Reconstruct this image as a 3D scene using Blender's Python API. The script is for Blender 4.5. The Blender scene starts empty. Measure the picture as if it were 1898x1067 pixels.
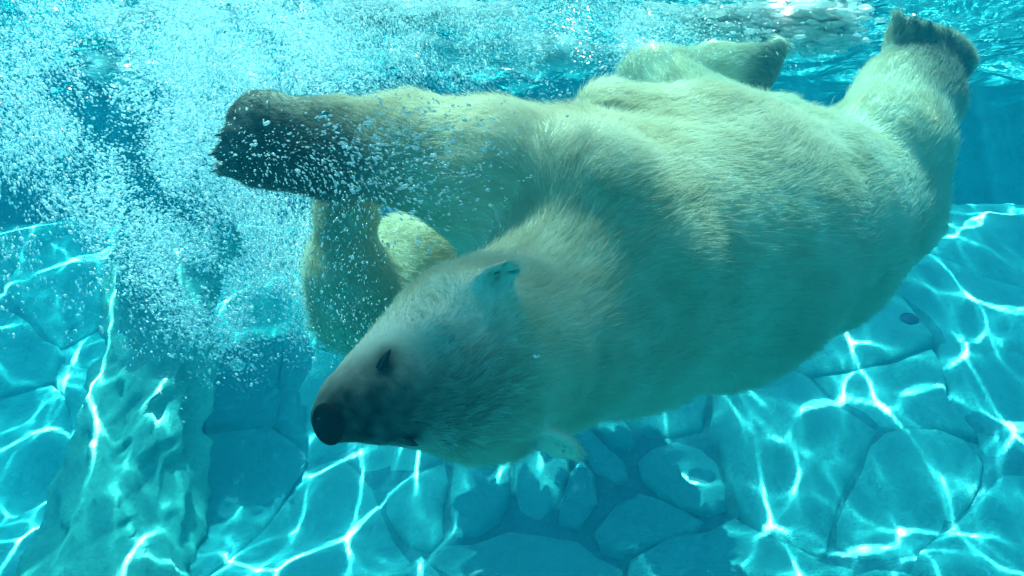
import bpy, math, random
import numpy as np
from mathutils import Vector, Matrix

random.seed(7)
RNG = np.random.default_rng(11)
FUR_COUNT = 260000
SC = bpy.context.scene
COL = SC.collection

# ------------------------------------------------------------------ camera
CAM_Z = -0.65                      # the water surface is z = 0
PITCH = math.radians(-7.0)
FPX, CX, CY = 1644.0, 949.0, 533.5
cam_d = bpy.data.cameras.new('camera')
cam_d.sensor_fit = 'HORIZONTAL'
cam_d.angle = 2 * math.atan(CX / FPX)
cam_d.clip_start, cam_d.clip_end = 0.02, 500
cam = bpy.data.objects.new('camera', cam_d)
COL.objects.link(cam)
cam.location = (0, 0, CAM_Z)
cam.rotation_euler = (math.radians(90) + PITCH, 0, 0)
SC.camera = cam

# ------------------------------------------------------------------ world, sun, exposure
SUN_DIR = Vector((-0.16, 0.20, 1.0)).normalized()      # towards the sun
elev = math.asin(SUN_DIR.z)
azim = math.atan2(SUN_DIR.x, SUN_DIR.y)
world = bpy.data.worlds.new('World')
SC.world = world
world.use_nodes = True
wn = world.node_tree
wn.nodes.clear()
sky = wn.nodes.new('ShaderNodeTexSky')
sky.sky_type = 'NISHITA'
sky.sun_disc = False
sky.sun_elevation = elev
sky.sun_rotation = azim
bg = wn.nodes.new('ShaderNodeBackground')
bg.inputs['Strength'].default_value = 0.12
wo = wn.nodes.new('ShaderNodeOutputWorld')
wn.links.new(sky.outputs[0], bg.inputs[0])
wn.links.new(bg.outputs[0], wo.inputs[0])

sun_d = bpy.data.lights.new('sun', 'SUN')
sun_d.energy = 5.0
sun_d.angle = math.radians(0.3)
sun_d.color = (1.0, 0.96, 0.88)
sun = bpy.data.objects.new('sun', sun_d)
COL.objects.link(sun)
sun.location = (0, 0, 6)
sun.rotation_euler = SUN_DIR.to_track_quat('Z', 'Y').to_euler()

SC.view_settings.view_transform = 'Standard'
SC.view_settings.look = 'None'
SC.view_settings.gamma = 1.0
SC.view_settings.use_curve_mapping = False
SC.view_settings.exposure = 1.8
SC.render.engine = 'CYCLES'
SC.cycles.use_denoising = True
SC.cycles.max_bounces = 8
SC.cycles.diffuse_bounces = 4
SC.cycles.glossy_bounces = 4
SC.cycles.transmission_bounces = 4
SC.cycles.volume_bounces = 2
SC.cycles.transparent_max_bounces = 24
SC.cycles.sample_clamp_indirect = 4.0
SC.cycles.caustics_reflective = True
SC.cycles_curves.shape = 'RIBBONS'

# ------------------------------------------------------------------ helpers
cp, sp = math.cos(PITCH), math.sin(PITCH)
C_R = np.array([1.0, 0, 0]); C_F = np.array([0, cp, sp]); C_U = np.array([0, -sp, cp])
C_O = np.array([0, 0, CAM_Z])


def W(px, py, d):
    """A point of the photograph at depth d metres, as a place in the pool."""
    return C_O + C_R * ((px - CX) / FPX * d) + C_U * ((CY - py) / FPX * d) + C_F * d


def project(p):
    q = np.asarray(p) - C_O
    d = q @ C_F
    return CX + (q @ C_R) / d * FPX, CY - (q @ C_U) / d * FPX, d


def tag(o, label=None, cat=None, group=None, kind=None):
    for k, v in (('label', label), ('category', cat), ('group', group), ('kind', kind)):
        if v:
            o[k] = v
    return o


def mesh_obj(name, verts, faces, mat=None, parent=None, smooth=True):
    me = bpy.data.meshes.new(name)
    verts = np.asarray(verts, dtype=np.float32)
    if isinstance(faces, np.ndarray):
        n, k = faces.shape
        me.vertices.add(len(verts)); me.vertices.foreach_set('co', verts.ravel())
        me.loops.add(n * k); me.loops.foreach_set('vertex_index', faces.astype(np.int32).ravel())
        me.polygons.add(n)
        me.polygons.foreach_set('loop_start', np.arange(0, n * k, k, dtype=np.int32))
        me.update(calc_edges=True)
    else:
        me.from_pydata([tuple(map(float, v)) for v in verts], [], faces)
        me.update()
    me.polygons.foreach_set('use_smooth', np.full(len(me.polygons), smooth))
    if mat:
        me.materials.append(mat)
    o = bpy.data.objects.new(name, me)
    COL.objects.link(o)
    if parent:
        o.parent = parent
    return o


def set_attr(o, name, vals, kind='FLOAT'):
    me = o.data
    a = me.attributes.new(name, kind, 'POINT')
    a.data.foreach_set('value' if kind == 'FLOAT' else 'color', np.asarray(vals, np.float32).ravel())


class Mat:
    def __init__(self, name):
        self.m = bpy.data.materials.new(name)
        self.m.use_nodes = True
        self.t = self.m.node_tree
        self.t.nodes.clear()
        self.out = self.t.nodes.new('ShaderNodeOutputMaterial')

    def n(self, kind, **kw):
        nd = self.t.nodes.new('ShaderNode' + kind)
        for k, v in kw.items():
            if k.startswith('i_'):
                nd.inputs[k[2:].replace('_', ' ')].default_value = v
            elif isinstance(v, tuple) and k == 'ins':
                for i, val in enumerate(v):
                    if val is not None:
                        nd.inputs[i].default_value = val
            else:
                setattr(nd, k, v)
        return nd

    def l(self, a, b):
        self.t.links.new(a, b)

    def math(self, op, a, b=None, clamp=False):
        nd = self.n('Math', operation=op, use_clamp=clamp)
        for i, v in enumerate((a, b)):
            if v is None:
                continue
            if isinstance(v, (int, float)):
                nd.inputs[i].default_value = v
            else:
                self.l(v, nd.inputs[i])
        return nd.outputs[0]

    def mix(self, f, a, b, blend='MIX'):
        nd = self.n('MixRGB', blend_type=blend)
        for i, v in enumerate((f, a, b)):
            if isinstance(v, (int, float)):
                nd.inputs[i].default_value = v
            elif isinstance(v, tuple):
                nd.inputs[i].default_value = v if len(v) == 4 else v + (1,)
            else:
                self.l(v, nd.inputs[i])
        return nd.outputs[0]

    def ramp(self, f, stops):
        nd = self.n('ValToRGB')
        cr = nd.color_ramp
        while len(cr.elements) < len(stops):
            cr.elements.new(0.5)
        for e, (p, c) in zip(cr.elements, stops):
            e.position = p
            e.color = c if len(c) == 4 else tuple(c) + (1,)
        self.l(f, nd.inputs[0])
        return nd.outputs[0]


# ------------------------------------------------------------------ waves (one height field: shape of the surface AND the light it focuses)
def make_waves(n, l0, l1, curv, seed, stretch=1.0):
    r = np.random.default_rng(seed)
    lam = np.exp(r.uniform(math.log(l0), math.log(l1), n))
    th = r.uniform(0, 2 * math.pi, n)
    kx, ky = 2 * math.pi / lam * np.cos(th) * stretch, 2 * math.pi / lam * np.sin(th)
    amp = curv / (kx ** 2 + ky ** 2) * math.sqrt(2.0 / n)
    return kx, ky, amp, r.uniform(0, 2 * math.pi, n)


WAVES = make_waves(26, 0.19, 0.80, 1.9, 5)


def wave_grid(xs, ys, waves, slope=False):
    """Height (or slopes) of the waves on the tensor grid xs by ys."""
    h = np.zeros((len(xs), len(ys)), np.float32)
    hx, hy = (np.zeros_like(h), np.zeros_like(h)) if slope else (None, None)
    for kx, ky, a, ph in zip(*waves):
        e = np.exp(1j * (kx * xs + ph)).astype(np.complex64)[:, None] * np.exp(1j * ky * ys).astype(np.complex64)[None, :]
        if slope:
            c = e.real
            hx += a * kx * c
            hy += a * ky * c
        else:
            h += a * e.imag
    return (hx, hy) if slope else h


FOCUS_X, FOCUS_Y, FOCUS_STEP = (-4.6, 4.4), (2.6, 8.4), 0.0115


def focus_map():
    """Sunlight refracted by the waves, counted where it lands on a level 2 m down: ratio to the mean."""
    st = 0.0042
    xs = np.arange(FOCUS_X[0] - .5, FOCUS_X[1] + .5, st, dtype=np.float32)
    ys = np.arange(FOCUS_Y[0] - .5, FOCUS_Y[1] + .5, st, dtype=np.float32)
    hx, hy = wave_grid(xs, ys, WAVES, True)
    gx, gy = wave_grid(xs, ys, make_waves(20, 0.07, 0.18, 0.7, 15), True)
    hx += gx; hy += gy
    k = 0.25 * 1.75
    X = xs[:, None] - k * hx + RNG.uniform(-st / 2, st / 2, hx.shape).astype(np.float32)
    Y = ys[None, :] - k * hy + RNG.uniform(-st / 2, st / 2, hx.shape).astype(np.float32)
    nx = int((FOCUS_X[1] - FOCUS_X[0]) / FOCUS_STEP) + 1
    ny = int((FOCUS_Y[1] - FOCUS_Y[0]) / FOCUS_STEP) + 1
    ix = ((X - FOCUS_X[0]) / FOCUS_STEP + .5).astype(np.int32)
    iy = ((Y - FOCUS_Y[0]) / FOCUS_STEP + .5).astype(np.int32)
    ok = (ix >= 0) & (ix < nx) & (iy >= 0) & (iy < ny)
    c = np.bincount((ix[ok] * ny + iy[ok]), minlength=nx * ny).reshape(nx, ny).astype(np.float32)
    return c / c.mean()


# ------------------------------------------------------------------ materials
def rock_material(name, base, vary):
    m = Mat(name)
    geo = m.n('NewGeometry')
    obi = m.n('ObjectInfo')
    n1 = m.n('TexNoise', i_Scale=2.2, i_Detail=6.0, i_Roughness=0.6)
    n2 = m.n('TexNoise', i_Scale=38.0, i_Detail=4.0, i_Roughness=0.7)
    m.l(geo.outputs['Position'], n1.inputs['Vector'])
    m.l(geo.outputs['Position'], n2.inputs['Vector'])
    f = m.math('ADD', m.math('MULTIPLY', n1.outputs[0], 0.6), m.math('MULTIPLY', n2.outputs[0], 0.4))
    col = m.ramp(f, [(0.32, tuple(c * (1 - vary) for c in base)), (0.68, tuple(min(1, c * (1 + vary)) for c in base))])
    tint = m.ramp(obi.outputs['Random'], [(0.0, (.82, .9, .92)), (1.0, (1.08, 1.04, 1.02))])
    col = m.mix(1.0, col, tint, 'MULTIPLY')
    bs = m.n('BsdfPrincipled', i_Roughness=0.75)
    bs.inputs['Specular IOR Level'].default_value = 0.15
    m.l(col, bs.inputs['Base Color'])
    n3 = m.n('TexNoise', i_Scale=130.0, i_Detail=5.0, i_Roughness=0.75)
    m.l(geo.outputs['Position'], n3.inputs['Vector'])
    b1 = m.n('Bump', i_Strength=1.0, i_Distance=0.03)
    m.l(n3.outputs[0], b1.inputs['Height'])
    b2 = m.n('Bump', i_Strength=0.6, i_Distance=0.05)
    n4 = m.n('TexNoise', i_Scale=9.0, i_Detail=5.0, i_Roughness=0.6)
    m.l(geo.outputs['Position'], n4.inputs['Vector'])
    m.l(n4.outputs[0], b2.inputs['Height'])
    m.l(b1.outputs[0], b2.inputs['Normal'])
    m.l(b2.outputs[0], bs.inputs['Normal'])
    m.l(bs.outputs[0], m.out.inputs[0])
    return m.m


M_STONE = rock_material('painted_stone', (0.17, 0.70, 0.74), 0.14)
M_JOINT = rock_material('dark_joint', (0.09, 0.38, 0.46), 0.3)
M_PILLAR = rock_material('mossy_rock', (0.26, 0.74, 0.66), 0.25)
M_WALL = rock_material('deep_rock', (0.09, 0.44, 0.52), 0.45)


def simple(name, col, rough=0.5, spec=0.5):
    m = Mat(name)
    b = m.n('BsdfPrincipled', i_Roughness=rough)
    b.inputs['Base Color'].default_value = tuple(col) + (1,)
    b.inputs['Specular IOR Level'].default_value = spec
    m.l(b.outputs[0], m.out.inputs[0])
    return m.m


def water_material():
    m = Mat('water_surface')
    at = m.n('Attribute', attribute_name='focus')
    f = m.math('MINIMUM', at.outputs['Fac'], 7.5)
    # focused sunlight put into the transparent colour; red raised so bright lines turn white
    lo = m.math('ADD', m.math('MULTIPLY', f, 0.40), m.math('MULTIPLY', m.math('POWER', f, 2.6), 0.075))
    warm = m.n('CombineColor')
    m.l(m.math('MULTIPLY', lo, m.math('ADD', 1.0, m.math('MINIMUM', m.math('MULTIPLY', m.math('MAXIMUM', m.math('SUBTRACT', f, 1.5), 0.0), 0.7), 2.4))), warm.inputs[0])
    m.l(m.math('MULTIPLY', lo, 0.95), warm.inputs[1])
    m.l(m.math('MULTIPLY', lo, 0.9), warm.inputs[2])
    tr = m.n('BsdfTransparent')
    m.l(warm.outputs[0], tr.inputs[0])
    gl = m.n('BsdfGlossy', i_Roughness=0.03)
    gl.inputs[0].default_value = (0.95, 1, 1, 1)
    geo = m.n('NewGeometry')
    mp = m.n('Mapping')
    mp.inputs['Scale'].default_value = (1.0, 1.0, 1.0)
    m.l(geo.outputs['Position'], mp.inputs[0])
    nz = m.n('TexNoise', i_Scale=9.0, i_Detail=3.0, i_Roughness=0.5, i_Distortion=0.4)
    m.l(mp.outputs[0], nz.inputs['Vector'])
    bp = m.n('Bump', i_Strength=0.6, i_Distance=0.03)
    m.l(nz.outputs[0], bp.inputs['Height'])
    m.l(bp.outputs[0], gl.inputs['Normal'])
    fr = m.n('Fresnel', i_IOR=1.33)
    m.l(bp.outputs[0], fr.inputs['Normal'])
    mx = m.n('MixShader')
    m.l(fr.outputs[0], mx.inputs[0])
    m.l(tr.outputs[0], mx.inputs[1])
    m.l(gl.outputs[0], mx.inputs[2])
    m.l(mx.outputs[0], m.out.inputs[0])
    return m.m


# ------------------------------------------------------------------ water surface
def build_water():
    fx = np.arange(FOCUS_X[0], FOCUS_X[1] + 1e-6, FOCUS_STEP)
    fy = np.arange(FOCUS_Y[0], FOCUS_Y[1] + 1e-6, FOCUS_STEP)
    fm = focus_map()
    xs = np.concatenate([np.linspace(-9, FOCUS_X[0] - .08, 36), fx, np.linspace(FOCUS_X[1] + .08, 9, 36)])
    ys = np.concatenate([np.linspace(-4, FOCUS_Y[0] - .08, 60), fy, np.linspace(FOCUS_Y[1] + .08, 13, 40)])
    h = 1.8 * wave_grid(xs, ys, WAVES)
    h += wave_grid(xs, ys, make_waves(22, 0.10, 0.35, 2.6, 9, 0.6)) * np.clip(1.1 - .35 * xs, .35, 1.3)[:, None]
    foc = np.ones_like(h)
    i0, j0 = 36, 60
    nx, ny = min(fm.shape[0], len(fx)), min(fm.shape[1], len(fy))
    # painted light lines are faded almost away in the near water
    # shade painted into the water over the head, extra light over body and bubbles
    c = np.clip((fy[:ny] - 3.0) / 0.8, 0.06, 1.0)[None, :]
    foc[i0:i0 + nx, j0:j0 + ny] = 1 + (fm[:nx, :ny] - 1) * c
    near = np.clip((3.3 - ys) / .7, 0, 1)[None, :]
    over_bear = near / (1 + np.exp(-(xs[:, None] + .55) * 9))
    over_head = np.clip((1.93 - ys) / .12, 0, 1)[None, :] * over_bear / (1 + np.exp((xs[:, None] - .15) * 18))
    foc = foc * (1 + .20 * over_bear - 1.05 * over_head) + .5 * near * (1 - over_bear)
    X, Y = np.meshgrid(xs, ys, indexing='ij')
    v = np.stack([X, Y, h], -1).reshape(-1, 3)
    a, b = len(xs), len(ys)
    idx = np.arange(a * b).reshape(a, b)
    f = np.stack([idx[:-1, :-1], idx[1:, :-1], idx[1:, 1:], idx[:-1, 1:]], -1).reshape(-1, 4)
    o = mesh_obj('water', v, f, water_material())
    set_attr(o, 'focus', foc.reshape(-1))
    tag(o, 'rippled water surface seen from below along the top', kind='structure')
    return o


# ------------------------------------------------------------------ the pool: floor and rock walls
def vnoise(p, seed, scale):
    """Cheap smooth noise of N x k points (sum of sines in random directions)."""
    r = np.random.default_rng(seed)
    p = np.asarray(p, float)
    out = np.zeros(p.shape[:-1])
    for i in range(9):
        k = r.normal(size=p.shape[-1]); k /= np.linalg.norm(k)
        s = scale * r.uniform(.6, 1.9)
        out += np.sin(p @ k * s + r.uniform(0, 7)) * (1.0 / 9 ** .5)
    return out


PROF = np.array([(-4.5, -2.75), (2.4, -2.72), (3.3, -2.62), (4.0, -2.30), (4.7, -1.78), (5.4, -1.22), (5.95, -0.84), (6.3, -0.78), (6.8, -1.1), (7.6, -1.8), (8.8, -2.0)])
_seg = np.r_[0, np.cumsum(np.hypot(*np.diff(PROF, axis=0).T))]


def floor_pt(x, s, h=0.0):
    """Floor point at sideways x and arc length s along the profile, raised by h."""
    x = np.asarray(x, float); s = np.asarray(s, float)
    y = np.interp(s, _seg, PROF[:, 0]); z = np.interp(s, _seg, PROF[:, 1])
    left = 1 / (1 + np.exp((x + 0.75) * 3.0))                # the left side lies deeper and farther back
    y = y + 0.75 * left * np.clip((s - _seg[2]) / 1.0, 0, 1)
    z = z - 0.25 * left
    n = vnoise(np.stack([x, y], -1), 3, 1.3)
    z = z + 0.07 * n + h
    return np.stack([x + 0 * y, y, z], -1)


def build_floor():
    xs = np.linspace(-8, 8, 110)
    ss = np.linspace(0, _seg[-1], 130)
    X, S = np.meshgrid(xs, ss, indexing='ij')
    v = floor_pt(X, S, -0.012).reshape(-1, 3)
    idx = np.arange(X.size).reshape(X.shape)
    f = np.stack([idx[:-1, :-1], idx[1:, :-1], idx[1:, 1:], idx[:-1, 1:]], -1).reshape(-1, 4)
    o = mesh_obj('pool_floor', v, f, M_JOINT)
    tag(o, 'blue painted rock floor of the pool sloping up to the right', kind='structure')
    return o


def clip_poly(poly, mid, nrm):
    out = []
    for i in range(len(poly)):
        a, b = poly[i], poly[(i + 1) % len(poly)]
        da, db = (a - mid) @ nrm, (b - mid) @ nrm
        if da <= 0:
            out.append(a)
        if (da < 0) != (db < 0) and abs(da - db) > 1e-12:
            out.append(a + (b - a) * (da / (da - db)))
    return out


def stone_mesh(poly, gap, rise, seed):
    """A domed stone from a polygon in (x, s): its outline follows the floor."""
    poly = np.array(poly)
    c = poly.mean(0)
    # resample and round the outline
    pts = []
    n = len(poly)
    per = np.linalg.norm(np.roll(poly, -1, 0) - poly, axis=1)
    for i in range(n):
        k = max(1, int(per[i] / 0.14))
        for j in range(k):
            pts.append(poly[i] + (poly[(i + 1) % n] - poly[i]) * j / k)
    pts = np.array(pts)
    for _ in range(1 if gap > .006 else 0):
        pts = 0.5 * pts + 0.25 * (np.roll(pts, 1, 0) + np.roll(pts, -1, 0))
    r = np.linalg.norm(pts - c, axis=1, keepdims=True)
    u = (pts - c) / np.maximum(r, 1e-4)
    jit = 0.012 * vnoise(pts, seed, 14)[:, None]
    size = r.mean()
    rings, zs = [], []
    for inset, hh in ((gap, -0.03), (gap + 0.004, -0.002), (gap + 0.016, 0.55 * rise), (gap + 0.06, 0.88 * rise)):
        rr = np.maximum(r - inset + jit, r * 0.15)
        rings.append(c + u * rr); zs.append(np.full(len(pts), hh))
    for fr in (0.62, 0.3):
        rings.append(c + (rings[3] - c) * fr); zs.append(np.full(len(pts), rise))
    m = len(pts)
    uv = np.concatenate(rings + [c[None]])
    z = np.concatenate(zs + [np.array([rise])])
    z[2 * m:] += 0.012 * vnoise(uv[2 * m:], seed + 1, 9)
    tilt = np.random.default_rng(seed).normal(0, 0.035, 2)
    z[m:] += (uv[m:] - c) @ tilt
    v = floor_pt(uv[:, 0], uv[:, 1], z)
    f = []
    for k in range(5):
        for i in range(m):
            j = (i + 1) % m
            f.append((k * m + i, k * m + j, (k + 1) * m + j, (k + 1) * m + i))
    for i in range(m):
        f.append((5 * m + i, 5 * m + (i + 1) % m, 6 * m))
    return v, f


_gx, _gs = np.meshgrid(np.linspace(-6, 6, 400), np.linspace(6.5, _seg[-1], 400), indexing='ij')
_gp = floor_pt(_gx, _gs)
_gpx, _gpy, _gd = project(_gp)


def floor_at(px, py):
    e = (_gpx - px) ** 2 + (_gpy - py) ** 2 + np.where(_gd < 1, 1e9, 0) + 2.0 * _gd
    i = np.argmin(e)
    return np.array([_gx.flat[i], _gs.flat[i]])


def build_stones(parent):
    r = np.random.default_rng(23)
    seeds = []
    # small rounded stones that show below the bear's head and on the right
    small = [(1105, 872), (1220, 845), (770, 850), (1150, 955), (1205, 775), (1690, 880), (1060, 905), (1165, 800), (905, 900), (1000, 890), (790, 905)]
    for px, py in small:
        seeds.append(floor_at(px, py))
    tries = 0
    while tries < 9000 and len(seeds) < 230:
        tries += 1
        s = r.uniform(_seg[1] + 0.6, _seg[-1] - 0.2)
        x = r.uniform(-5.6, 5.6)
        p = np.array([x, s])
        big = 0.40 + 0.60 * (0.5 + 0.5 * math.sin(x * 1.7 + 1.3) * math.cos(s * 1.3)) 
        if all(np.hypot(*(p - q)) > big * (0.72 if i < len(small) else 1.0) for i, q in enumerate(seeds)):
            seeds.append(p)
    S = np.array(seeds)
    lo, hi = np.array([-6.2, _seg[1] + .3]), np.array([6.2, _seg[-1]])
    made = 0
    for i, c in enumerate(S):
        poly = [np.array(q) for q in ((lo[0], lo[1]), (hi[0], lo[1]), (hi[0], hi[1]), (lo[0], hi[1]))]
        dist = np.hypot(*(S - c).T)
        for j in np.argsort(dist)[1:26]:
            n = S[j] - c
            w = 0.5
            if i < len(small) and j >= len(small):
                w = 0.40
            elif j < len(small) and i >= len(small):
                w = 0.60
            poly = clip_poly(poly, c + n * w, n / np.linalg.norm(n))
            if len(poly) < 3:
                break
        if len(poly) < 3:
            continue
        sz = np.ptp(np.array(poly), axis=0)
        if sz.max() > 3:
            continue
        q = []
        for a, b in zip(poly, poly[1:] + poly[:1]):
            k = max(1, int(np.hypot(*(b - a)) / .12))
            q += [a + (b - a) * t / k for t in range(k)]
        q = np.array(q)
        poly = q + .045 * np.stack([vnoise(q, 91, 4.2), vnoise(q, 92, 4.2)], -1)
        ctr = floor_pt(*np.array(poly).mean(0))
        if ctr[1] < 2.8:
            continue
        v, f = stone_mesh(poly, r.uniform(.001, .005) if i >= len(small) else .009, r.uniform(.012, .04), 100 + i)
        o0 = v.mean(0)
        o = mesh_obj('stone', v - o0, f, M_STONE, parent)
        o.location = o0
        made += 1
    return made


def build_back_wall():
    """Rock wall that closes the pool behind and at the sides, up to the water."""
    n, m = 260, 70
    t = np.linspace(0, 1, n)
    path = np.array([(-7.6, -3.5), (-7.4, 1), (-6.9, 4.5), (-5.6, 6.6), (-3.6, 7.3), (-1.2, 7.7), (0.6, 8.6), (2.4, 9.4), (4.6, 9.3), (6.4, 8.0), (7.2, 4.5), (7.5, 0), (7.6, -3.5)])
    d = np.r_[0, np.cumsum(np.hypot(*np.diff(path, axis=0).T))]
    px = np.interp(t * d[-1], d, path[:, 0]); py = np.interp(t * d[-1], d, path[:, 1])
    for _ in range(12):
        px[1:-1] = (px[:-2] + 2 * px[1:-1] + px[2:]) / 4
        py[1:-1] = (py[:-2] + 2 * py[1:-1] + py[2:]) / 4
    tx, ty = np.gradient(px), np.gradient(py)
    l = np.hypot(tx, ty)
    nx, ny = ty / l, -tx / l                                  # towards the pool
    z = np.linspace(-2.9, 0.25, m)
    P = np.stack([px[:, None] + 0 * z, py[:, None] + 0 * z, 0 * px[:, None] + z], -1)
    b = 0.22 * vnoise(P, 31, 1.6) + 0.17 * np.abs(vnoise(P * np.array([1, 1, 1.6]), 32, 3.4)) + 0.035 * vnoise(P, 33, 9)
    b = b + 0.35 * np.clip(-1.0 - P[..., 2], 0, 2)            # leans back towards the top
    P[..., 0] += nx[:, None] * b
    P[..., 1] += ny[:, None] * b
    idx = np.arange(n * m).reshape(n, m)
    f = np.stack([idx[:-1, :-1], idx[1:, :-1], idx[1:, 1:], idx[:-1, 1:]], -1).reshape(-1, 4)
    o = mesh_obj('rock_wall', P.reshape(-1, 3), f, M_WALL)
    tag(o, 'dark blue rock wall closing the pool far behind the bear', kind='structure')
    return o


# ------------------------------------------------------------------ the air-like veil of the water
def build_haze():
    v = [(x, y, z) for x in (-9.5, 9.5) for y in (-4.6, 13.5) for z in (-4.2, 0.4)]
    f = [(0, 1, 3, 2), (4, 6, 7, 5), (0, 4, 5, 1), (2, 3, 7, 6), (0, 2, 6, 4), (1, 5, 7, 3)]
    m = Mat('haze')
    pv = m.n('VolumePrincipled')
    pv.inputs['Color'].default_value = (0.003, 0.078, 0.115, 1)
    pv.inputs['Absorption Color'].default_value = (0.05, 0.78, 0.86, 1)
    pv.inputs['Density'].default_value = 0.5
    pv.inputs['Anisotropy'].default_value = 0.65
    m.l(pv.outputs[0], m.out.inputs['Volume'])
    o = mesh_obj('haze', v, f, m.m, smooth=False)
    tag(o, 'blue green veil of the pool water', kind='stuff')
    return o


build_water()
FLOOR = build_floor()
N_STONES = build_stones(FLOOR)
build_back_wall()
build_haze()
# ------------------------------------------------------------------ the bear
VOX = 0.0105


def cone(a, b, k=0.06, fur=None, tag_=None):
    """Tapered capsule between two photo points (px, py, depth, radius in px)."""
    A, B = W(*a[:3]), W(*b[:3])
    return dict(t='cone', A=A, B=B, ra=a[3] / FPX * a[2], rb=b[3] / FPX * b[2], k=k)


BODY = [
    # torso: chest, belly, loin, hip
    cone((1110, 472, 2.04, 250), (1300, 448, 2.32, 266), .10),
    cone((1300, 448, 2.32, 266), (1475, 415, 2.57, 200), .09),
    cone((1475, 415, 2.57, 200), (1600, 368, 2.74, 132), .08),
    # neck
    cone((1085, 540, 2.00, 215), (995, 618, 1.80, 158), .08),
    cone((995, 618, 1.80, 158), (915, 655, 1.60, 168), .05),
    # skull, brow, cheek, muzzle
    cone((905, 655, 1.56, 178), (862, 672, 1.50, 176), .05),
    cone((862, 672, 1.50, 176), (770, 702, 1.41, 124), .05),
    cone((770, 702, 1.41, 124), (705, 730, 1.355, 98), .04),
    cone((705, 730, 1.355, 98), (648, 754, 1.315, 73), .03),
    cone((648, 754, 1.315, 73), (617, 778, 1.295, 53), .02),
    # nape and throat run into the shoulder
    cone((1000, 575, 1.76, 120), (1120, 430, 1.92, 150), .10),
    cone((1030, 670, 1.78, 105), (1190, 610, 2.02, 150), .10),
    # brows, cheeks, crown
    cone((738, 650, 1.345, 40), (800, 608, 1.36, 50), .035),
    cone((775, 792, 1.385, 38), (835, 782, 1.40, 48), .035),
    cone((850, 560, 1.42, 60), (900, 560, 1.44, 60), .05),
    cone((880, 790, 1.46, 60), (940, 790, 1.50, 60), .05),
    # near foreleg
    cone((1010, 370, 1.98, 172), (905, 322, 1.96, 132), .09),
    cone((905, 322, 1.96, 132), (770, 282, 1.96, 103), .06),
    cone((770, 282, 1.96, 103), (620, 272, 1.97, 90), .05),
    cone((620, 272, 1.97, 90), (520, 256, 1.98, 80), .04),
    # its paw: pad block and five toes
    cone((520, 256, 1.98, 80), (488, 238, 1.97, 74), .04),
    cone((610, 300, 1.97, 62), (480, 298, 1.96, 56), .04),
    cone((500, 205, 1.97, 44), (477, 193, 1.97, 29), .015),
    cone((480, 225, 1.93, 44), (450, 219, 1.92, 28), .015),
    cone((465, 255, 1.92, 44), (430, 250, 1.91, 28), .015),
    cone((455, 280, 1.93, 42), (416, 282, 1.92, 27), .015),
    cone((460, 305, 1.97, 40), (422, 309, 1.97, 27), .015),
    # far foreleg: bent loop behind the muzzle
    cone((900, 500, 2.40, 105), (765, 492, 2.33, 84), .08),
    cone((765, 492, 2.33, 84), (672, 560, 2.22, 88), .09),
    cone((672, 560, 2.22, 88), (637, 500, 2.15, 60), .08),
    cone((637, 500, 2.15, 60), (642, 400, 2.13, 54), .06),
    cone((642, 400, 2.12, 54), (660, 330, 2.14, 50), .04),
    # near hind leg: thigh, shank, foot
    cone((1604, 375, 2.68, 136), (1648, 270, 2.68, 100), .07),
    cone((1640, 270, 2.68, 112), (1680, 185, 2.78, 92), .06),
    cone((1680, 185, 2.78, 92), (1712, 125, 2.84, 74), .05),
    cone((1678, 70, 2.82, 38), (1762, 108, 2.86, 40), .04),
    cone((1690, 100, 2.84, 50), (1740, 112, 2.85, 54), .04),
    cone((1672, 62, 2.80, 26), (1664, 36, 2.78, 17), .02),
    cone((1697, 66, 2.78, 24), (1692, 46, 2.75, 16), .02),
    cone((1722, 74, 2.77, 24), (1721, 56, 2.74, 16), .02),
    cone((1748, 84, 2.79, 24), (1750, 68, 2.76, 16), .02),
    cone((1772, 96, 2.82, 24), (1777, 82, 2.80, 15), .02),
    # far hind leg lying over the belly
    cone((1330, 300, 2.85, 150), (1215, 165, 3.05, 72), .06),
    cone((1215, 165, 3.05, 72), (1320, 132, 3.10, 50), .05),
    cone((1320, 132, 3.10, 50), (1405, 118, 3.12, 40), .04),
    cone((1443, 85, 3.10, 22), (1412, 140, 3.12, 28), .03),
    cone((1330, 208, 2.95, 48), (1440, 226, 2.85, 46), .05),
    cone((1440, 226, 2.85, 46), (1560, 272, 2.72, 54), .05),
    # folds of skin: shoulder roll, chest roll, flank roll
    cone((950, 285, 1.85, 78), (1120, 335, 1.82, 74), .07),
    cone((1120, 330, 1.82, 74), (1235, 470, 1.84, 66), .07),
    cone((1235, 470, 1.84, 66), (1245, 610, 1.94, 66), .07),
    cone((1130, 215, 2.14, 70), (1290, 250, 2.18, 78), .07),
    cone((1290, 250, 2.18, 78), (1440, 330, 2.30, 70), .07),
    cone((1440, 335, 2.30, 68), (1550, 335, 2.46, 54), .05),
    cone((1385, 400, 2.04, 56), (1470, 600, 2.25, 46), .05),
    cone((1600, 330, 2.52, 60), (1672, 405, 2.66, 52), .07),
]
BODY_OFFSET = -0.010                      # skin lies under the coat


def cone_d(p, c):
    ba = c['B'] - c['A']
    pa = p - c['A']
    h = np.clip((pa @ ba) / (ba @ ba), 0, 1)
    return np.linalg.norm(pa - h[..., None] * ba, axis=-1) - (c['ra'] + (c['rb'] - c['ra']) * h)


def smin(a, b, k):
    h = np.clip(0.5 + 0.5 * (b - a) / k, 0, 1)
    return b + (a - b) * h - k * h * (1 - h)


def ell_d(p, c, ax, rad):
    """Approximate distance to an ellipsoid with centre c, axes (rows) ax and radii rad."""
    q = ((p - c) @ ax.T) / rad
    l = np.linalg.norm(q, axis=-1)
    g = np.linalg.norm(q / rad, axis=-1)
    return l * (l - 1) / np.maximum(g, 1e-6)


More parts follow.
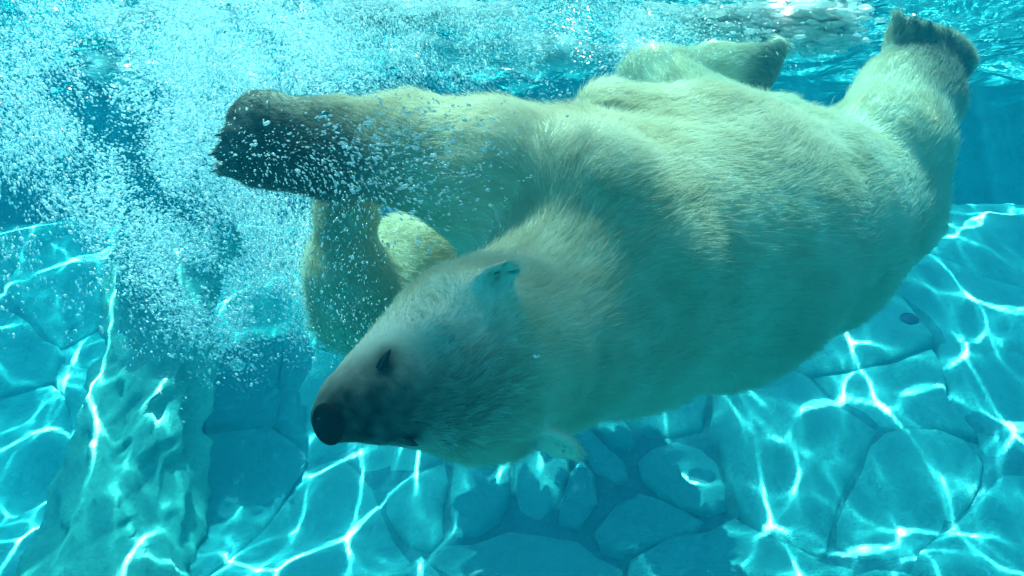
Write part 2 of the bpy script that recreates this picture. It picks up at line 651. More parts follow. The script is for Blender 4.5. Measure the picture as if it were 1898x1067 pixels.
def frame(u, n):
    u = np.asarray(u, float); u = u / np.linalg.norm(u)
    n = np.asarray(n, float); n = n - (n @ u) * u; n = n / np.linalg.norm(n)
    return np.stack([u, np.cross(n, u), n])


def img(dx, dy, dz=0.0):
    """A direction given as photo right, photo down and away from the lens."""
    v = C_R * dx - C_U * dy + C_F * dz
    return v / np.linalg.norm(v)


EARS = []


def ear_d(p, e):
    out = ell_d(p, e['c'], e['f'], e['r'])
    cup = ell_d(p, e['c'] + e['f'][2] * .012 + e['f'][0] * .004, e['f'], e['r'] * np.array([.78, .72, .95]))
    h = np.clip(0.5 - 0.5 * (out + cup) / .006, 0, 1)
    return out + (-cup - out) * h + .006 * h * (1 - h)


def bear_sdf(p):
    d = None
    for c in BODY:
        e = cone_d(p, c)
        d = e if d is None else smin(d, e, c['k'])
    d = d - BODY_OFFSET
    for e in EARS:
        d = smin(d, ear_d(p, e), .018)
    return d


def bear_grid():
    lo = np.min([np.minimum(c['A'] - c['ra'], c['B'] - c['rb']) for c in BODY], axis=0) - .06
    hi = np.max([np.maximum(c['A'] + c['ra'], c['B'] + c['rb']) for c in BODY], axis=0) + .06
    n = np.ceil((hi - lo) / VOX).astype(int) + 1
    ax = [lo[i] + VOX * np.arange(n[i]) for i in range(3)]
    D = np.full(n, 1.0, np.float32)

    def sub(a, b, pad):
        i0 = np.maximum(np.floor((a - pad - lo) / VOX).astype(int), 0)
        i1 = np.minimum(np.ceil((b + pad - lo) / VOX).astype(int) + 1, n)
        s = tuple(slice(i0[i], i1[i]) for i in range(3))
        g = np.stack(np.meshgrid(*[ax[i][s[i]] for i in range(3)], indexing='ij'), -1).astype(np.float32)
        return s, g

    for c in BODY:
        a = np.minimum(c['A'] - c['ra'], c['B'] - c['rb']); b = np.maximum(c['A'] + c['ra'], c['B'] + c['rb'])
        s, g = sub(a, b, c['k'] + .03)
        D[s] = smin(D[s], cone_d(g, c).astype(np.float32), c['k'])
    D -= BODY_OFFSET
    for e in EARS:
        s, g = sub(e['c'] - .06, e['c'] + .06, .03)
        D[s] = smin(D[s], ear_d(g, e).astype(np.float32), .018)
    return D, lo


def surface_nets(D, lo, h):
    ins = D < 0
    n = np.array(D.shape)
    cell = np.zeros(n - 1, np.int8)
    acc = np.zeros(tuple(n - 1) + (3,), np.float32)
    cnt = np.zeros(n - 1, np.float32)
    for axis in range(3):
        o = [i for i in range(3) if i != axis]
        for da in (0, 1):
            for db in (0, 1):
                s0 = [None] * 3; s1 = [None] * 3
                s0[axis], s1[axis] = slice(0, n[axis] - 1), slice(1, n[axis])
                for q, dd in ((o[0], da), (o[1], db)):
                    s0[q] = s1[q] = slice(dd, n[q] - 1 + dd)
                A, B = D[tuple(s0)], D[tuple(s1)]
                m = (A < 0) != (B < 0)
                t = np.where(m, A / np.where(m, A - B, 1), 0)
                cnt += m
                acc[..., axis] += t
                acc[..., o[0]] += m * da
                acc[..., o[1]] += m * db
    act = cnt > 0
    ids = np.full(cnt.shape, -1, np.int64)
    ids[act] = np.arange(act.sum())
    base = np.argwhere(act)
    v = lo + h * (base + acc[act] / cnt[act][:, None])
    faces = []
    for axis in range(3):
        o = [(axis + 1) % 3, (axis + 2) % 3]
        s0 = [slice(1, n[i] - 1) for i in range(3)]; s1 = list(s0)
        s0[axis] = slice(0, n[axis] - 1); s1[axis] = slice(1, n[axis])
        m = ins[tuple(s0)] != ins[tuple(s1)]
        flip = ins[tuple(s0)][m]
        e = np.argwhere(m)
        off = np.ones(3, int); off[axis] = 0
        e = e + off
        q = []
        for da, db in ((1, 1), (0, 1), (0, 0), (1, 0)):
            c = e.copy(); c[:, o[0]] -= da; c[:, o[1]] -= db
            q.append(ids[c[:, 0], c[:, 1], c[:, 2]])
        q = np.stack(q, 1)
        q[~flip] = q[~flip][:, ::-1]
        faces.append(q)
    return v, np.concatenate(faces)


def ray_hit(px, py, d0=1.0, d1=3.4):
    """Where the ray through a photo point first meets the bear, and the normal there."""
    ds = np.arange(d0, d1, .002)
    p = np.stack([W(px, py, d) for d in ds])
    s = bear_sdf(p)
    i = np.argmax(s < 0)
    q = p[i]
    e = .004
    g = np.array([bear_sdf((q + e * v)[None])[0] - bear_sdf((q - e * v)[None])[0] for v in np.eye(3)])
    return q, g / np.linalg.norm(g)



def add_ear(px, py, u, n, rad, out):
    q, nr = ray_hit(px, py)
    return dict(c=q + nr * out - C_F * out * .5, f=frame(u, n), r=np.array(rad))


EARS = [add_ear(916, 524, img(.84, -.48, -.10), img(.30, .72, -.62), (.046, .031, .013), .012),
        add_ear(1006, 806, img(.90, .42, -.05), img(-.35, .72, -.6), (.054, .038, .016), .018)]
# coat zones: (photo point, radius m, strength) darkening the coat: dark skin, wet fur, and shade painted on head and forepaw
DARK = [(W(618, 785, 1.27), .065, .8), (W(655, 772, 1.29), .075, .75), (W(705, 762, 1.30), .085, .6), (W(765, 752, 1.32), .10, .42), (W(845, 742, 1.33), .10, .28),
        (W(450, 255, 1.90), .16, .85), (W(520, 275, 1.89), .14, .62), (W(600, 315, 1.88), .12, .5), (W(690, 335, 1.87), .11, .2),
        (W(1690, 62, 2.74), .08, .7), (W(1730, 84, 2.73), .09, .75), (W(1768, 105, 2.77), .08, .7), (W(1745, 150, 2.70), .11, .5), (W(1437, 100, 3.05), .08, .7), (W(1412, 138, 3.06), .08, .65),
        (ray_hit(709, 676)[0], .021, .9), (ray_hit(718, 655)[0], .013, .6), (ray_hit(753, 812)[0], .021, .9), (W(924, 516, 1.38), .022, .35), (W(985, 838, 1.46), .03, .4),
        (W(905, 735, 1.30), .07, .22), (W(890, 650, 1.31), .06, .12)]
BARE = [(ray_hit(605, 788)[0], .034), (ray_hit(709, 676)[0], .019), (ray_hit(753, 812)[0], .017)]
# length zones: (point, radius, coat length in metres)
SHORT = [(W(630, 775, 1.30), .12, .003), (W(690, 738, 1.33), .10, .006), (W(780, 700, 1.38), .13, .012), (W(880, 670, 1.45), .17, .020),
         (W(918, 518, 1.385), .055, .009), (W(1000, 822, 1.47), .06, .010), (W(1022, 832, 1.47), .04, .008), (W(752, 812, 1.36), .05, .004), (W(712, 672, 1.30), .05, .004),
         (W(460, 255, 1.94), .16, .018), (W(1722, 85, 2.82), .14, .016), (W(1430, 115, 3.1), .10, .016)]


def zone(p, zs, base):
    """Blend of zone values by distance."""
    out = np.full(len(p), base, np.float32)
    for c, r, val in zs:
        w = np.exp(-(np.linalg.norm(p - c, axis=1) / r) ** 2 * 1.2)
        w = np.clip(w * 1.25, 0, 1)
        out = out + (val - out) * w
    return out


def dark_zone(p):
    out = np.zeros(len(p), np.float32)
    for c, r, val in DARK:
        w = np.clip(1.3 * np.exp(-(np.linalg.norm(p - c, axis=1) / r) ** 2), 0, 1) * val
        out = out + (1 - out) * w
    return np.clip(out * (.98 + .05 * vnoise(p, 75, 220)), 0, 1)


def flow_dir(p):
    """Which way the coat lies: from the nose to the rump, and down each leg to its paw."""
    acc = np.zeros_like(p)
    head_c = W(862, 672, 1.5)
    for i, c in enumerate(BODY):
        ax = c['B'] - c['A']
        if 3 <= i <= 9 or 12 <= i <= 15:
            ax = -ax                                  # head and neck chains run towards the nose
        ax = ax / np.linalg.norm(ax)
        w = np.exp(-np.maximum(cone_d(p, c), -.02) / .035)
        if i >= len(BODY) - 8:
            w = w * .25
        acc += w[:, None] * ax
    for e in EARS:
        w = np.exp(-np.maximum(ear_d(p, e), 0) / .01) * 2
        acc += w[:, None] * e['f'][0]
    return acc / np.maximum(np.linalg.norm(acc, axis=1, keepdims=True), 1e-6)


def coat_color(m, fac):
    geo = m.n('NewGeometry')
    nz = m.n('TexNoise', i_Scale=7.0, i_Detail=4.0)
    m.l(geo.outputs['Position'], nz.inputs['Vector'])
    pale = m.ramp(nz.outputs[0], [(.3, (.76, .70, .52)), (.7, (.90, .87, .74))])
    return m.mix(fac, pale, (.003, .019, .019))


def build_bear():
    D, lo = bear_grid()
    v, f = surface_nets(D, lo, VOX)
    org = W(1250, 450, 2.2)
    m = Mat('bear_skin')
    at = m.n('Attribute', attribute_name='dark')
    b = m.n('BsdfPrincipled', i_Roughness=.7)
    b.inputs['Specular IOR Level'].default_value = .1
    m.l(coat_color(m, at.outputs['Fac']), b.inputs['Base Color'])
    geo = m.n('NewGeometry')
    nz = m.n('TexNoise', i_Scale=260.0, i_Detail=3.0)
    m.l(geo.outputs['Position'], nz.inputs['Vector'])
    bp = m.n('Bump', i_Strength=.5, i_Distance=.002)
    m.l(nz.outputs[0], bp.inputs['Height'])
    m.l(bp.outputs[0], b.inputs['Normal'])
    m.l(b.outputs[0], m.out.inputs[0])
    bear = mesh_obj('polar_bear', v - org, f, m.m)
    bear.location = org
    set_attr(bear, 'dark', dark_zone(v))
    tag(bear, 'polar bear swimming on its back under water with head turned to the glass', 'polar bear')
    build_fur(bear, v, f, org)
    build_face(bear, org)
    return bear


def build_fur(bear, v, f, org, count=FUR_COUNT):
    r = np.random.default_rng(4)
    t = np.concatenate([f[:, [0, 1, 2]], f[:, [0, 2, 3]]])
    a, b, c = v[t[:, 0]], v[t[:, 1]], v[t[:, 2]]
    nr = np.cross(b - a, c - a)
    ar = np.linalg.norm(nr, axis=1) / 2
    ctr = (a + b + c) / 3
    dep = (ctr - C_O) @ C_F
    wt = ar / np.maximum(dep, 1) ** 1.2
    # the coat that faces away from the window is sparser
    face = ((ctr - C_O) * nr).sum(1) / (np.linalg.norm(ctr - C_O, axis=1) * 2 * ar + 1e-12)
    wt *= np.where(face > .35, .25, 1.0)
    pick = np.searchsorted(np.cumsum(wt) / wt.sum(), r.random(count))
    pick = np.minimum(pick, len(t) - 1)
    for cc, rr in BARE:
        pick = pick[np.linalg.norm(ctr[pick] - cc, axis=1) > rr]
    count = len(pick)
    u, w = r.random(count), r.random(count)
    sw = u + w > 1
    u[sw], w[sw] = 1 - u[sw], 1 - w[sw]
    # smooth normals from the vertices
    vn = np.zeros_like(v)
    for k in range(3):
        np.add.at(vn, t[:, k], nr)
    vn /= np.maximum(np.linalg.norm(vn, axis=1, keepdims=True), 1e-9)
    tp = t[pick]
    bw = np.stack([1 - u - w, u, w], 1)[..., None]
    p = (v[tp] * bw).sum(1)
    n = (vn[tp] * bw).sum(1)
    n /= np.linalg.norm(n, axis=1, keepdims=True)
    L = zone(p, SHORT, .040)
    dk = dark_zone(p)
    fl = flow_dir(p)
    # locks: neighbours lean the same way
    sway = np.stack([vnoise(p, 50 + i, 16) for i in range(3)], -1) * .28 + np.stack([vnoise(p, 60 + i, 55) for i in range(3)], -1) * .16
    fl = fl + sway
    fl = fl - (fl * n).sum(1, keepdims=True) * n
    fl /= np.maximum(np.linalg.norm(fl, axis=1, keepdims=True), 1e-6)
    lift = np.clip(.42 + .20 * vnoise(p, 70, 9) + r.normal(0, .10, count), .12, .9)
    L = L * np.clip(r.normal(1, .22, count), .4, 1.6) * (1 + .15 * vnoise(p, 71, 12))
    side = r.normal(0, .12, (count, 3))
    K = 5
    pts = np.zeros((count, K, 3), np.float32)
    ts = np.linspace(0, 1, K)
    for i, tt in enumerate(ts):
        rise = lift * (tt - .45 * tt * tt) + .02
        pts[:, i] = p + L[:, None] * (fl * tt + n * rise[:, None] + side * tt * tt) - n * .002 - org
    cu = bpy.data.hair_curves.new('fur')
    cu.add_curves([K] * count)
    cu.points.foreach_set('position', pts.reshape(-1))
    dep = (p - C_O) @ C_F
    base_r = .00042 * np.clip(dep / 2.0, .6, 1.5) * np.clip(L / .02, .5, 1.0)
    rad = base_r[:, None] * np.array([1, .95, .8, .55, .15])[None, :]
    ra = cu.attributes.get('radius') or cu.attributes.new('radius', 'FLOAT', 'POINT')
    ra.data.foreach_set('value', rad.astype(np.float32).ravel())
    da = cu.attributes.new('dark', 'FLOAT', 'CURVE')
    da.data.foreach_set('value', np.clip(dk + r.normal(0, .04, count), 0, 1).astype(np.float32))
    m = Mat('bear_coat')
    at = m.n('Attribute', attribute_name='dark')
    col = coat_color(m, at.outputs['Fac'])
    df = m.n('BsdfDiffuse')
    tl = m.n('BsdfTranslucent')
    m.l(col, df.inputs[0]); m.l(col, tl.inputs[0])
    mx = m.n('MixShader'); mx.inputs[0].default_value = .45
    m.l(df.outputs[0], mx.inputs[1]); m.l(tl.outputs[0], mx.inputs[2])
    m.l(mx.outputs[0], m.out.inputs[0])
    cu.materials.append(m.m)
    o = bpy.data.objects.new('fur', cu)
    COL.objects.link(o)
    o.parent = bear
    return o


def ellipsoid(c, fr, rad, seg=20, rings=12, bend=0.0):
    v, f = [], []
    for i in range(rings + 1):
        th = math.pi * i / rings
        for j in range(seg):
            ph = 2 * math.pi * j / seg
            q = np.array([math.cos(th), math.sin(th) * math.cos(ph), math.sin(th) * math.sin(ph)]) * rad
            q[1] += bend * (q[0] / rad[0]) ** 2
            v.append(c + q @ fr)
    for i in range(rings):
        for j in range(seg):
            k = (j + 1) % seg
            f.append((i * seg + j, (i + 1) * seg + j, (i + 1) * seg + k, i * seg + k))
    return np.array(v), f


def build_face(bear, org):
    m_nose = simple('nose_leather', (.002, .003, .003), .7, .08)
    m_eye = simple('eye_dark', (.006, .006, .007), .12, .8)
    m_lid = simple('eye_lid', (.02, .024, .026), .7, .2)
    m_claw = simple('claw_horn', (.05, .045, .04), .45, .4)
    # nose pad: blunt, with two nostrils pressed in
    nc, nn = ray_hit(605, 788)
    nc = nc - nn * .005
    axis = nn * .5 + img(-.75, .25, -.6) * .5
    fr = frame(img(-.30, -.93, .05), axis)                 # u across the pad, n out of the muzzle
    v, f = ellipsoid(nc, fr, np.array([.031, .028, .012]), 32, 24)
    for s in (-1, 1):
        hole = nc + fr[0] * s * .012 + fr[2] * .010 + fr[1] * .006
        d = np.linalg.norm((v - hole) @ fr.T / np.array([.007, .009, .02]), axis=1)
        v = v - fr[2] * (.005 * np.exp(-d ** 2))[:, None]
    mesh_obj('nose', v - org, f, m_nose, bear)
    # eyes: dark almond under a heavy lid
    for px, py, ux, uy, ra, op in ((709, 676, -.46, .89, .021, .0032), (753, 812, .84, .54, .0165, .0055)):
        q, n = ray_hit(px, py)
        fe = frame(img(ux, uy), n)
        v, f = ellipsoid(q + n * .0025, fe, np.array([ra, op, .006]), 20, 14)
        e = mesh_obj('eye', v - org, f, m_eye, bear)
        for s in (-1, 1):
            v, f = [], []
            for i in range(17):
                t = i / 16 * 2 - 1
                c = q + fe[0] * ra * 1.25 * t + fe[1] * s * (op + .0012) * (1 - t * t) + fe[2] * (.0035 - .004 * t * t)
                rr = .0026 * (1 - .7 * t * t)
                for j in range(8):
                    an = 2 * math.pi * j / 8
                    v.append(c + rr * (fe[1] * math.cos(an) + fe[2] * math.sin(an)))
            for i in range(16):
                for j in range(8):
                    f.append((i * 8 + j, i * 8 + (j + 1) % 8, (i + 1) * 8 + (j + 1) % 8, (i + 1) * 8 + j))
            mesh_obj('eyelid', np.array(v) - org, f, m_lid, e)
    # claws
    for (px, py, d), (dx, dy, dz) in [((462, 183, 1.96), (-1, -.3, .1)), ((432, 215, 1.91), (-1, 0, 0)), ((412, 248, 1.90), (-1, .1, 0)), ((400, 283, 1.91), (-1, .2, 0)), ((406, 313, 1.96), (-1, .3, .1))]:
        a = W(px, py, d)
        fr = frame(img(dx, dy, dz), img(0, 0, -1))
        v, f = [], []
        for i in range(6):
            t = i / 5
            c = a + fr[0] * (.036 * t - .012) + fr[2] * (-.012 * t * t)
            for j in range(8):
                an = 2 * math.pi * j / 8
                v.append(c + .0075 * (1 - t) ** .7 * (fr[1] * math.cos(an) * .8 + fr[2] * math.sin(an)))
        for i in range(5):
            for j in range(8):
                f.append((i * 8 + j, i * 8 + (j + 1) % 8, (i + 1) * 8 + (j + 1) % 8, (i + 1) * 8 + j))
        mesh_obj('claw', np.array(v) - org, f, m_claw, bear)


BEAR = build_bear()


# ------------------------------------------------------------------ rock pillar, drain, foam, bubbles
def build_pillar():
    n, m = 120, 110
    th = np.linspace(0, 2 * math.pi, n, endpoint=False)
    t = np.linspace(0, 1, m)
    T, H = np.meshgrid(th, t, indexing='ij')
    z = -2.85 + 1.83 * np.sin(np.clip(H / .86, 0, 1) * math.pi / 2)
    cap = np.where(H > .80, np.sqrt(np.clip(1 - ((H - .80) / .20) ** 2, 0, 1)), 1.0)
    flare = 1 + .55 * np.exp(-(z + 2.75) / .35)
    cx, cy = -2.02 - .06 * (z + 2), 4.62 + .95 * (z + 2)
    ca, sa = np.cos(T), np.sin(T)
    p4 = (np.abs(ca) ** 3 + np.abs(sa) ** 3) ** (-1 / 3)
    P = np.stack([cx + .36 * flare * cap * p4 * ca, cy + .34 * flare * cap * p4 * sa, z + .10 * np.clip((H - .8) / .2, 0, 1)], -1)
    nr = np.stack([ca, sa, 0 * ca], -1)
    b = .06 * vnoise(P, 41, 4.5) - .09 * np.abs(vnoise(P * np.array([1, 1, .55]), 42, 8)) - .045 * np.abs(vnoise(P * np.array([1, 1, 1.4]), 43, 17)) + .008 * vnoise(P, 44, 45)
    P = P + nr * (b * (.4 + .6 * cap))[..., None]
    P[..., 2] += .5 * b * (H > .75)
    idx = np.arange(n * m).reshape(n, m)
    nx = np.roll(idx, -1, 0)
    f = np.stack([idx[:, :-1], nx[:, :-1], nx[:, 1:], idx[:, 1:]], -1).reshape(-1, 4)
    org = np.array([-2.02, 4.55, -2.6])
    o = mesh_obj('rock_outcrop', P.reshape(-1, 3) - org, f, M_PILLAR)
    o.location = org
    tag(o, 'lumpy green blue rock outcrop with sunlit ripples standing left below the bubbles', 'rock')


def lathe(prof, seg=40):
    v, f = [], []
    for r_, z in prof:
        for j in range(seg):
            a = 2 * math.pi * j / seg
            v.append((r_ * math.cos(a), r_ * math.sin(a), z))
    for i in range(len(prof) - 1):
        for j in range(seg):
            k = (j + 1) % seg
            f.append((i * seg + j, i * seg + k, (i + 1) * seg + k, (i + 1) * seg + j))
    return v, f


def build_drain():
    x, s = floor_at(1683, 608)
    p = floor_pt(x, s, .03)
    tx = floor_pt(x + .05, s) - floor_pt(x - .05, s)
    ts = floor_pt(x, s + .05) - floor_pt(x, s - .05)
    nr = Vector(np.cross(tx, ts)).normalized()
    root = bpy.data.objects.new('drain_cap', None)
    COL.objects.link(root)
    root.location = p
    root.rotation_euler = nr.to_track_quat('Z', 'Y').to_euler()
    tag(root, 'small round dark cap set in the sunlit rock slope right of the bear', 'drain cap')
    v, f = lathe([(.050, -.03), (.050, .008), (.045, .016), (.030, .021), (.012, .024), (.0004, .0245)])
    mesh_obj('cap', v, f, simple('cap_plastic', (.012, .07, .12), .5, .3), root)
    v, f = lathe([(.0515, -.03), (.0515, .006), (.054, .011), (.058, .011), (.061, .006), (.061, -.03)])
    mesh_obj('rim', v, f, simple('rim_metal', (.03, .14, .19), .4, .4), root)


_ph = (1 + 5 ** .5) / 2
ICO_V = np.array([(-1, _ph, 0), (1, _ph, 0), (-1, -_ph, 0), (1, -_ph, 0), (0, -1, _ph), (0, 1, _ph), (0, -1, -_ph), (0, 1, -_ph), (_ph, 0, -1), (_ph, 0, 1), (-_ph, 0, -1), (-_ph, 0, 1)], float)
ICO_V /= np.linalg.norm(ICO_V[0])
ICO_F = np.array([(0, 11, 5), (0, 5, 1), (0, 1, 7), (0, 7, 10), (0, 10, 11), (1, 5, 9), (5, 11, 4), (11, 10, 2), (10, 7, 6), (7, 1, 8), (3, 9, 4), (3, 4, 2), (3, 2, 6), (3, 6, 8), (3, 8, 9), (4, 9, 5), (2, 4, 11), (6, 2, 10), (8, 6, 7), (9, 8, 1)])


def ico2():
    v = [tuple(q) for q in ICO_V]
    cache, f = {}, []

    def mid(a, b):
        k = (min(a, b), max(a, b))
        if k not in cache:
            q = np.array(v[a]) + np.array(v[b]); q /= np.linalg.norm(q)
            cache[k] = len(v); v.append(tuple(q))
        return cache[k]
    for a, b, c in ICO_F:
        x, y, z = mid(a, b), mid(b, c), mid(c, a)
        f += [(a, x, z), (b, y, x), (c, z, y), (x, y, z)]
    return np.array(v), np.array(f)


def bubble_material(name, tr, white, rough=.12, col=(.9, .97, 1.0)):
    m = Mat(name)
    t = m.n('BsdfTransparent')
    t.inputs[0].default_value = (.97, .99, 1, 1)
    g = m.n('BsdfGlossy', i_Roughness=rough)
    g.inputs[0].default_value = col + (1,)
    d = m.n('BsdfDiffuse'); d.inputs[0].default_value = col + (1,)
    l = m.n('BsdfTranslucent'); l.inputs[0].default_value = col + (1,)
    dl = m.n('MixShader'); dl.inputs[0].default_value = .5
    m.l(d.outputs[0], dl.inputs[1]); m.l(l.outputs[0], dl.inputs[2])
    gd = m.n('MixShader'); gd.inputs[0].default_value = white
    m.l(g.outputs[0], gd.inputs[1]); m.l(dl.outputs[0], gd.inputs[2])
    # the rim of a bubble mirrors, its middle lets one look through
    lw = m.n('LayerWeight', i_Blend=.35)
    fac = m.math('MULTIPLY', m.math('SUBTRACT', 1.0, lw.outputs['Facing']), tr)
    mx = m.n('MixShader')
    m.l(fac, mx.inputs[0]); m.l(gd.outputs[0], mx.inputs[1]); m.l(t.outputs[0], mx.inputs[2])
    m.l(mx.outputs[0], m.out.inputs[0])
    return m.m


def blob_mesh(name, P, R, AX, mat, base=(ICO_V, ICO_F), rough=0.0, seed=0):
    """One mesh of many little ellipsoids: centres P, radii R (n x 3), axes AX (n x 3 x 3 rows)."""
    bv, bf = base
    n = len(P)
    q = bv[None] * R[:, None, :]
    if rough:
        q = q * (1 + rough * np.random.default_rng(seed).normal(0, 1, (n, len(bv), 1)))
    v = np.einsum('nvi,nij->nvj', q, AX) + P[:, None, :]
    f = (bf[None] + (np.arange(n) * len(bv))[:, None, None]).reshape(-1, 3)
    return mesh_obj(name, v.reshape(-1, 3), f, mat)


def axes_along(u, r):
    n = len(u)
    h = r.normal(size=(n, 3))
    a = np.cross(u, h); a /= np.linalg.norm(a, axis=1, keepdims=True)
    return np.stack([u, a, np.cross(u, a)], 1)


def flow_axes(px, py, r):
    """Long axes of drifting bubbles: eddies of the plume."""
    q = np.stack([px, py], -1) / 100.0
    ang = .55 + 1.0 * vnoise(q, 81, .9) + r.normal(0, .35, len(px))
    u = np.cos(ang)[:, None] * C_R - np.sin(ang)[:, None] * C_U + r.normal(0, .3, (len(px), 1)) * C_F
    return axes_along(u / np.linalg.norm(u, axis=1, keepdims=True), r)


# plume pieces: centre px, py, depth; spreads px, py (photo) and metres; how many; size factor
PLUME = [
    (120, 40, 2.9, 190, 130, .45, 18900, 1.15), (340, 60, 2.8, 170, 110, .40, 22950, 1.15), (560, 40, 2.95, 150, 75, .35, 16200, 1.15),
    (250, 220, 2.65, 150, 110, .40, 18900, 1.15), (70, 270, 2.6, 110, 120, .45, 6750, 1.2), (440, 180, 2.75, 120, 120, .35, 13500, 1.1),
    (420, 400, 2.55, 110, 110, .30, 20250, 1.02), (520, 440, 2.55, 75, 80, .25, 12825, 1.02), (390, 500, 2.45, 85, 70, .25, 8100, 1.05), (440, 580, 2.45, 60, 45, .2, 2700, 1.1),
    (150, 400, 2.6, 120, 70, .4, 3510, 1.2), (830, 40, 3.15, 190, 55, .2, 20250, 1.05), (1040, 80, 3.25, 140, 45, .2, 8775, 1.0), (1150, 50, 3.2, 120, 40, .2, 6075, 1.1),
    (720, 120, 3.0, 130, 40, .25, 6750, 1.0), (1420, 60, 3.35, 130, 25, .12, 3375, 1.2),
]
NEAR_PLUME = [(735, 290, 1.62, 95, 62, .10, 900, .62), (640, 330, 1.66, 70, 50, .08, 520, .50), (850, 270, 1.66, 60, 50, .08, 220, .5), (800, 390, 1.62, 50, 45, .08, 150, .42),
              (500, 300, 1.72, 75, 50, .06, 420, .40), (645, 520, 1.80, 42, 75, .06, 420, .42), (660, 600, 1.78, 40, 30, .06, 110, .5), (760, 460, 1.85, 55, 50, .06, 60, .42)]


def scatter(pl, r, thin=True):
    px, py, dd, sz = [], [], [], []
    for cx, cy, d, sx, sy, sd, n, k in pl:
        x = r.normal(cx, sx, n); y = r.normal(cy, sy, n)
        e = np.clip(r.normal(d, sd, n), d - 2 * sd, d + 2.5 * sd)
        px.append(x); py.append(y); dd.append(e); sz.append(np.full(n, k))
    px, py, dd, sz = map(np.concatenate, (px, py, dd, sz))
    if thin:
        w = vnoise(np.stack([px, py], -1) / 100.0, 83, 1.5) + .6 * vnoise(np.stack([px, py], -1) / 100.0, 84, 4)
        keep = r.random(len(px)) < np.clip(.62 + .5 * w, .06, 1)
        px, py, dd, sz = px[keep], py[keep], dd[keep], sz[keep]
    P = np.stack([W(a, b, c) for a, b, c in zip(px, py, dd)])
    ok = P[:, 2] < -.015
    return px[ok], py[ok], P[ok], sz[ok]


def build_bubbles():
    r = np.random.default_rng(77)
    mb = bubble_material('bubble_skin', .38, .85)
    # the cloud that nobody could count
    px, py, P, sz = scatter(PLUME, r)
    inside = np.zeros(len(P), bool)
    d = np.min([cone_d(P, c) for c in BODY[:3]], axis=0)
    P, px, py, sz = (a[d > .02] for a in (P, px, py, sz))
    n = len(P)
    rad = .0015 * sz * np.exp(r.normal(0, .38, n))
    R = np.stack([rad * r.uniform(1.3, 2.6, n), rad, rad * r.uniform(.8, 1.1, n)], 1)
    o = blob_mesh('bubble_cloud', P, R, flow_axes(px, py, r), mb)
    tag(o, 'white cloud of fine air bubbles filling the upper left of the water', kind='stuff')
    # the ones before the stretched foreleg: the largest are single things
    px, py, P, sz = scatter(NEAR_PLUME, r, False)
    s0 = np.array([bear_near(p) for p in P])
    k = s0 > .01
    px, py, P, sz = px[k], py[k], P[k], sz[k]
    n = len(P)
    rad = .0019 * sz * np.exp(r.normal(0, .42, n))
    AX = flow_axes(px, py, r)
    R = np.stack([rad * r.uniform(1.4, 3.0, n), rad, rad], 1)
    order = np.argsort(-rad)
    big, rest = order[:240], order[240:]
    o = blob_mesh('fine_bubbles', P[rest], R[rest], AX[rest], mb)
    o.name = 'bubble_spray'
    tag(o, 'fine bubbles sprayed before both forelegs of the bear', kind='stuff')
    bv, bf = ico2()
    me = None
    for i in big:
        if me is None:
            o = mesh_obj('air_bubble', bv, bf, mb)
            me = o.data
        else:
            o = bpy.data.objects.new('air_bubble', me)
            COL.objects.link(o)
        M = Matrix(AX[i].T.tolist()).to_4x4() @ Matrix.Diagonal((*R[i], 1.0))
        o.matrix_world = Matrix.Translation(P[i]) @ M
        tag(o, bubble_label(px[i], py[i], rad[i]), 'bubble', 'air bubbles before the stretched foreleg')
    # three that stand apart
    for (x, y, d, ax, rr, lab, mt) in (
            (440, 676, 2.35, 0.2, (.020, .016, .016), 'big pale round bubble sinking below the tip of the bubble cloud', bubble_material('pale_bubble', .8, .8, .3, (.55, .85, .8))),
            (603, 210, 1.70, .25, (.011, .0045, .0045), 'dark stretched bubble over the wrist of the upper foreleg', bubble_material('dark_bubble', .2, .3, .1, (.10, .35, .36)))):
        o = mesh_obj('air_bubble', bv, bf, mt)
        u = math.cos(ax) * C_R - math.sin(ax) * C_U
        A = axes_along(u[None], r)[0]
        o.matrix_world = Matrix.Translation(W(x, y, d)) @ Matrix(A.T.tolist()).to_4x4() @ Matrix.Diagonal((*rr, 1.0))
        tag(o, lab, 'bubble')
    q, nr = ray_hit(971, 661)
    v = np.array([(-6, -1, 0), (-3, -4, 1), (2, -4, .5), (6, 0, 2), (5, 3, 2.4), (1, -.5, 1.4), (-4, 3, 0)]) * .0009
    v = np.concatenate([v, v + np.array([0, 0, .0007])])
    f = [tuple(range(7)), tuple(range(13, 6, -1))] + [(i, (i + 1) % 7, 7 + (i + 1) % 7, 7 + i) for i in range(7)]
    fr = frame(C_R, nr)
    o = mesh_obj('flake', v @ fr, f, simple('flake_white', (.85, .85, .82), .4, .4), smooth=False)
    o.location = q + nr * .035
    tag(o, 'tiny white flake drifting before the bear between its ears', 'flake')


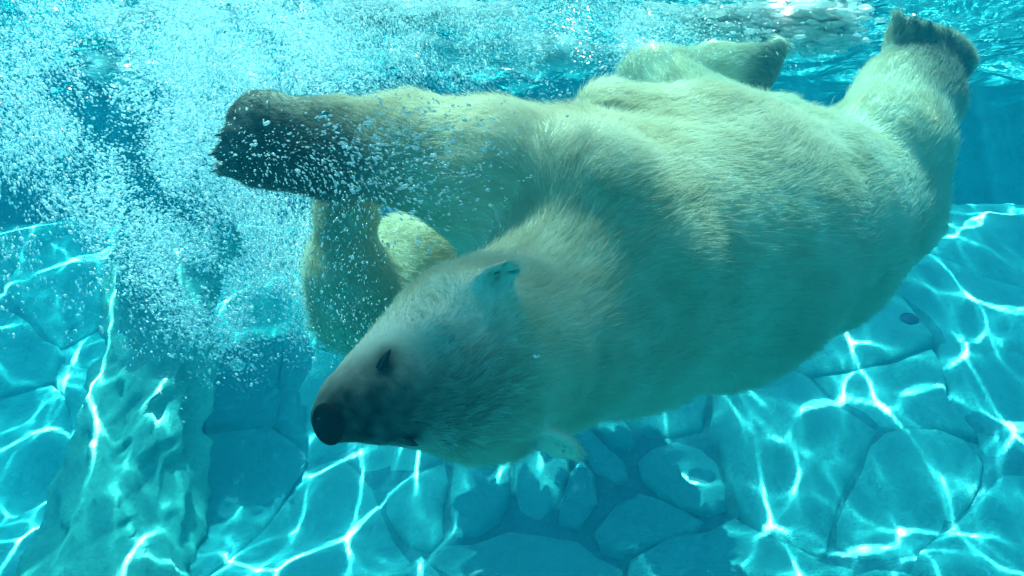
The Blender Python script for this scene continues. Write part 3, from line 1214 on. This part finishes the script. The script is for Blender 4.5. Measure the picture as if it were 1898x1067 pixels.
def bubble_label(x, y, r_):
    size = 'large bright' if r_ > .0026 else 'small pale'
    if y > 440:
        return size + ' air bubble drifting before the folded far foreleg'
    where = 'wrist' if x < 620 else 'forearm' if x < 730 else 'elbow' if x < 820 else 'upper arm'
    edge = 'upper edge' if y < 235 else 'middle' if y < 320 else 'lower edge'
    return f'{size} air bubble drifting before the {edge} of the stretched {where}'


def bear_near(p):
    return bear_sdf(p[None])[0]


# froth rafts on the surface: x, y, half sizes, blobs, blob radius
FROTH = [(1.15, 3.45, .24, .14, 1700, .014, .13), (.72, 3.40, .20, .12, 500, .012, .08), (-1.05, 3.30, .40, .14, 1100, .013, .10), (-.35, 3.35, .45, .12, 1100, .012, .08),
         (-2.0, 5.55, .36, .46, 3200, .024, .03), (.05, 4.5, .50, .30, 4200, .024, .03)]  # these two rafts are added to shade the floor below


def build_froth():
    r = np.random.default_rng(90)
    P, R = [], []
    for cx, cy, sx, sy, n, rad, deep in FROTH:
        x = cx + sx * np.clip(r.normal(0, .5, n), -1.2, 1.2); y = cy + sy * np.clip(r.normal(0, .5, n), -1.2, 1.2)
        w = vnoise(np.stack([x, y], -1), 95, 9)
        k = r.random(n) < np.clip(.45 + .9 * w, .02, 1)
        x, y = x[k], y[k]
        q = rad * np.exp(r.normal(0, .5, len(x)))
        z = -.012 - np.abs(r.normal(0, .018, len(x))) - deep * r.random(len(x)) ** 1.5
        P.append(np.stack([x, y, z], 1))
        R.append(np.stack([q * r.uniform(1, 2.2, len(x)), q, q * .42], 1))
    P, R = np.concatenate(P), np.concatenate(R)
    a = r.normal(0, .5, len(P))
    u = np.stack([np.cos(a), np.sin(a), r.normal(0, .12, len(P))], 1)
    u /= np.linalg.norm(u, axis=1, keepdims=True)
    v = np.cross(np.array([0, 0, 1.0]), u); v /= np.linalg.norm(v, axis=1, keepdims=True)
    AX = np.stack([u, v, np.cross(u, v)], 1)
    o = blob_mesh('froth', P, R, AX, bubble_material('froth_white', .25, .95, .3, (.97, .97, .97)), ico2(), .16, 3)
    tag(o, 'white froth churned up along the water surface', kind='stuff')


build_pillar()
build_drain()
build_froth()
build_bubbles()
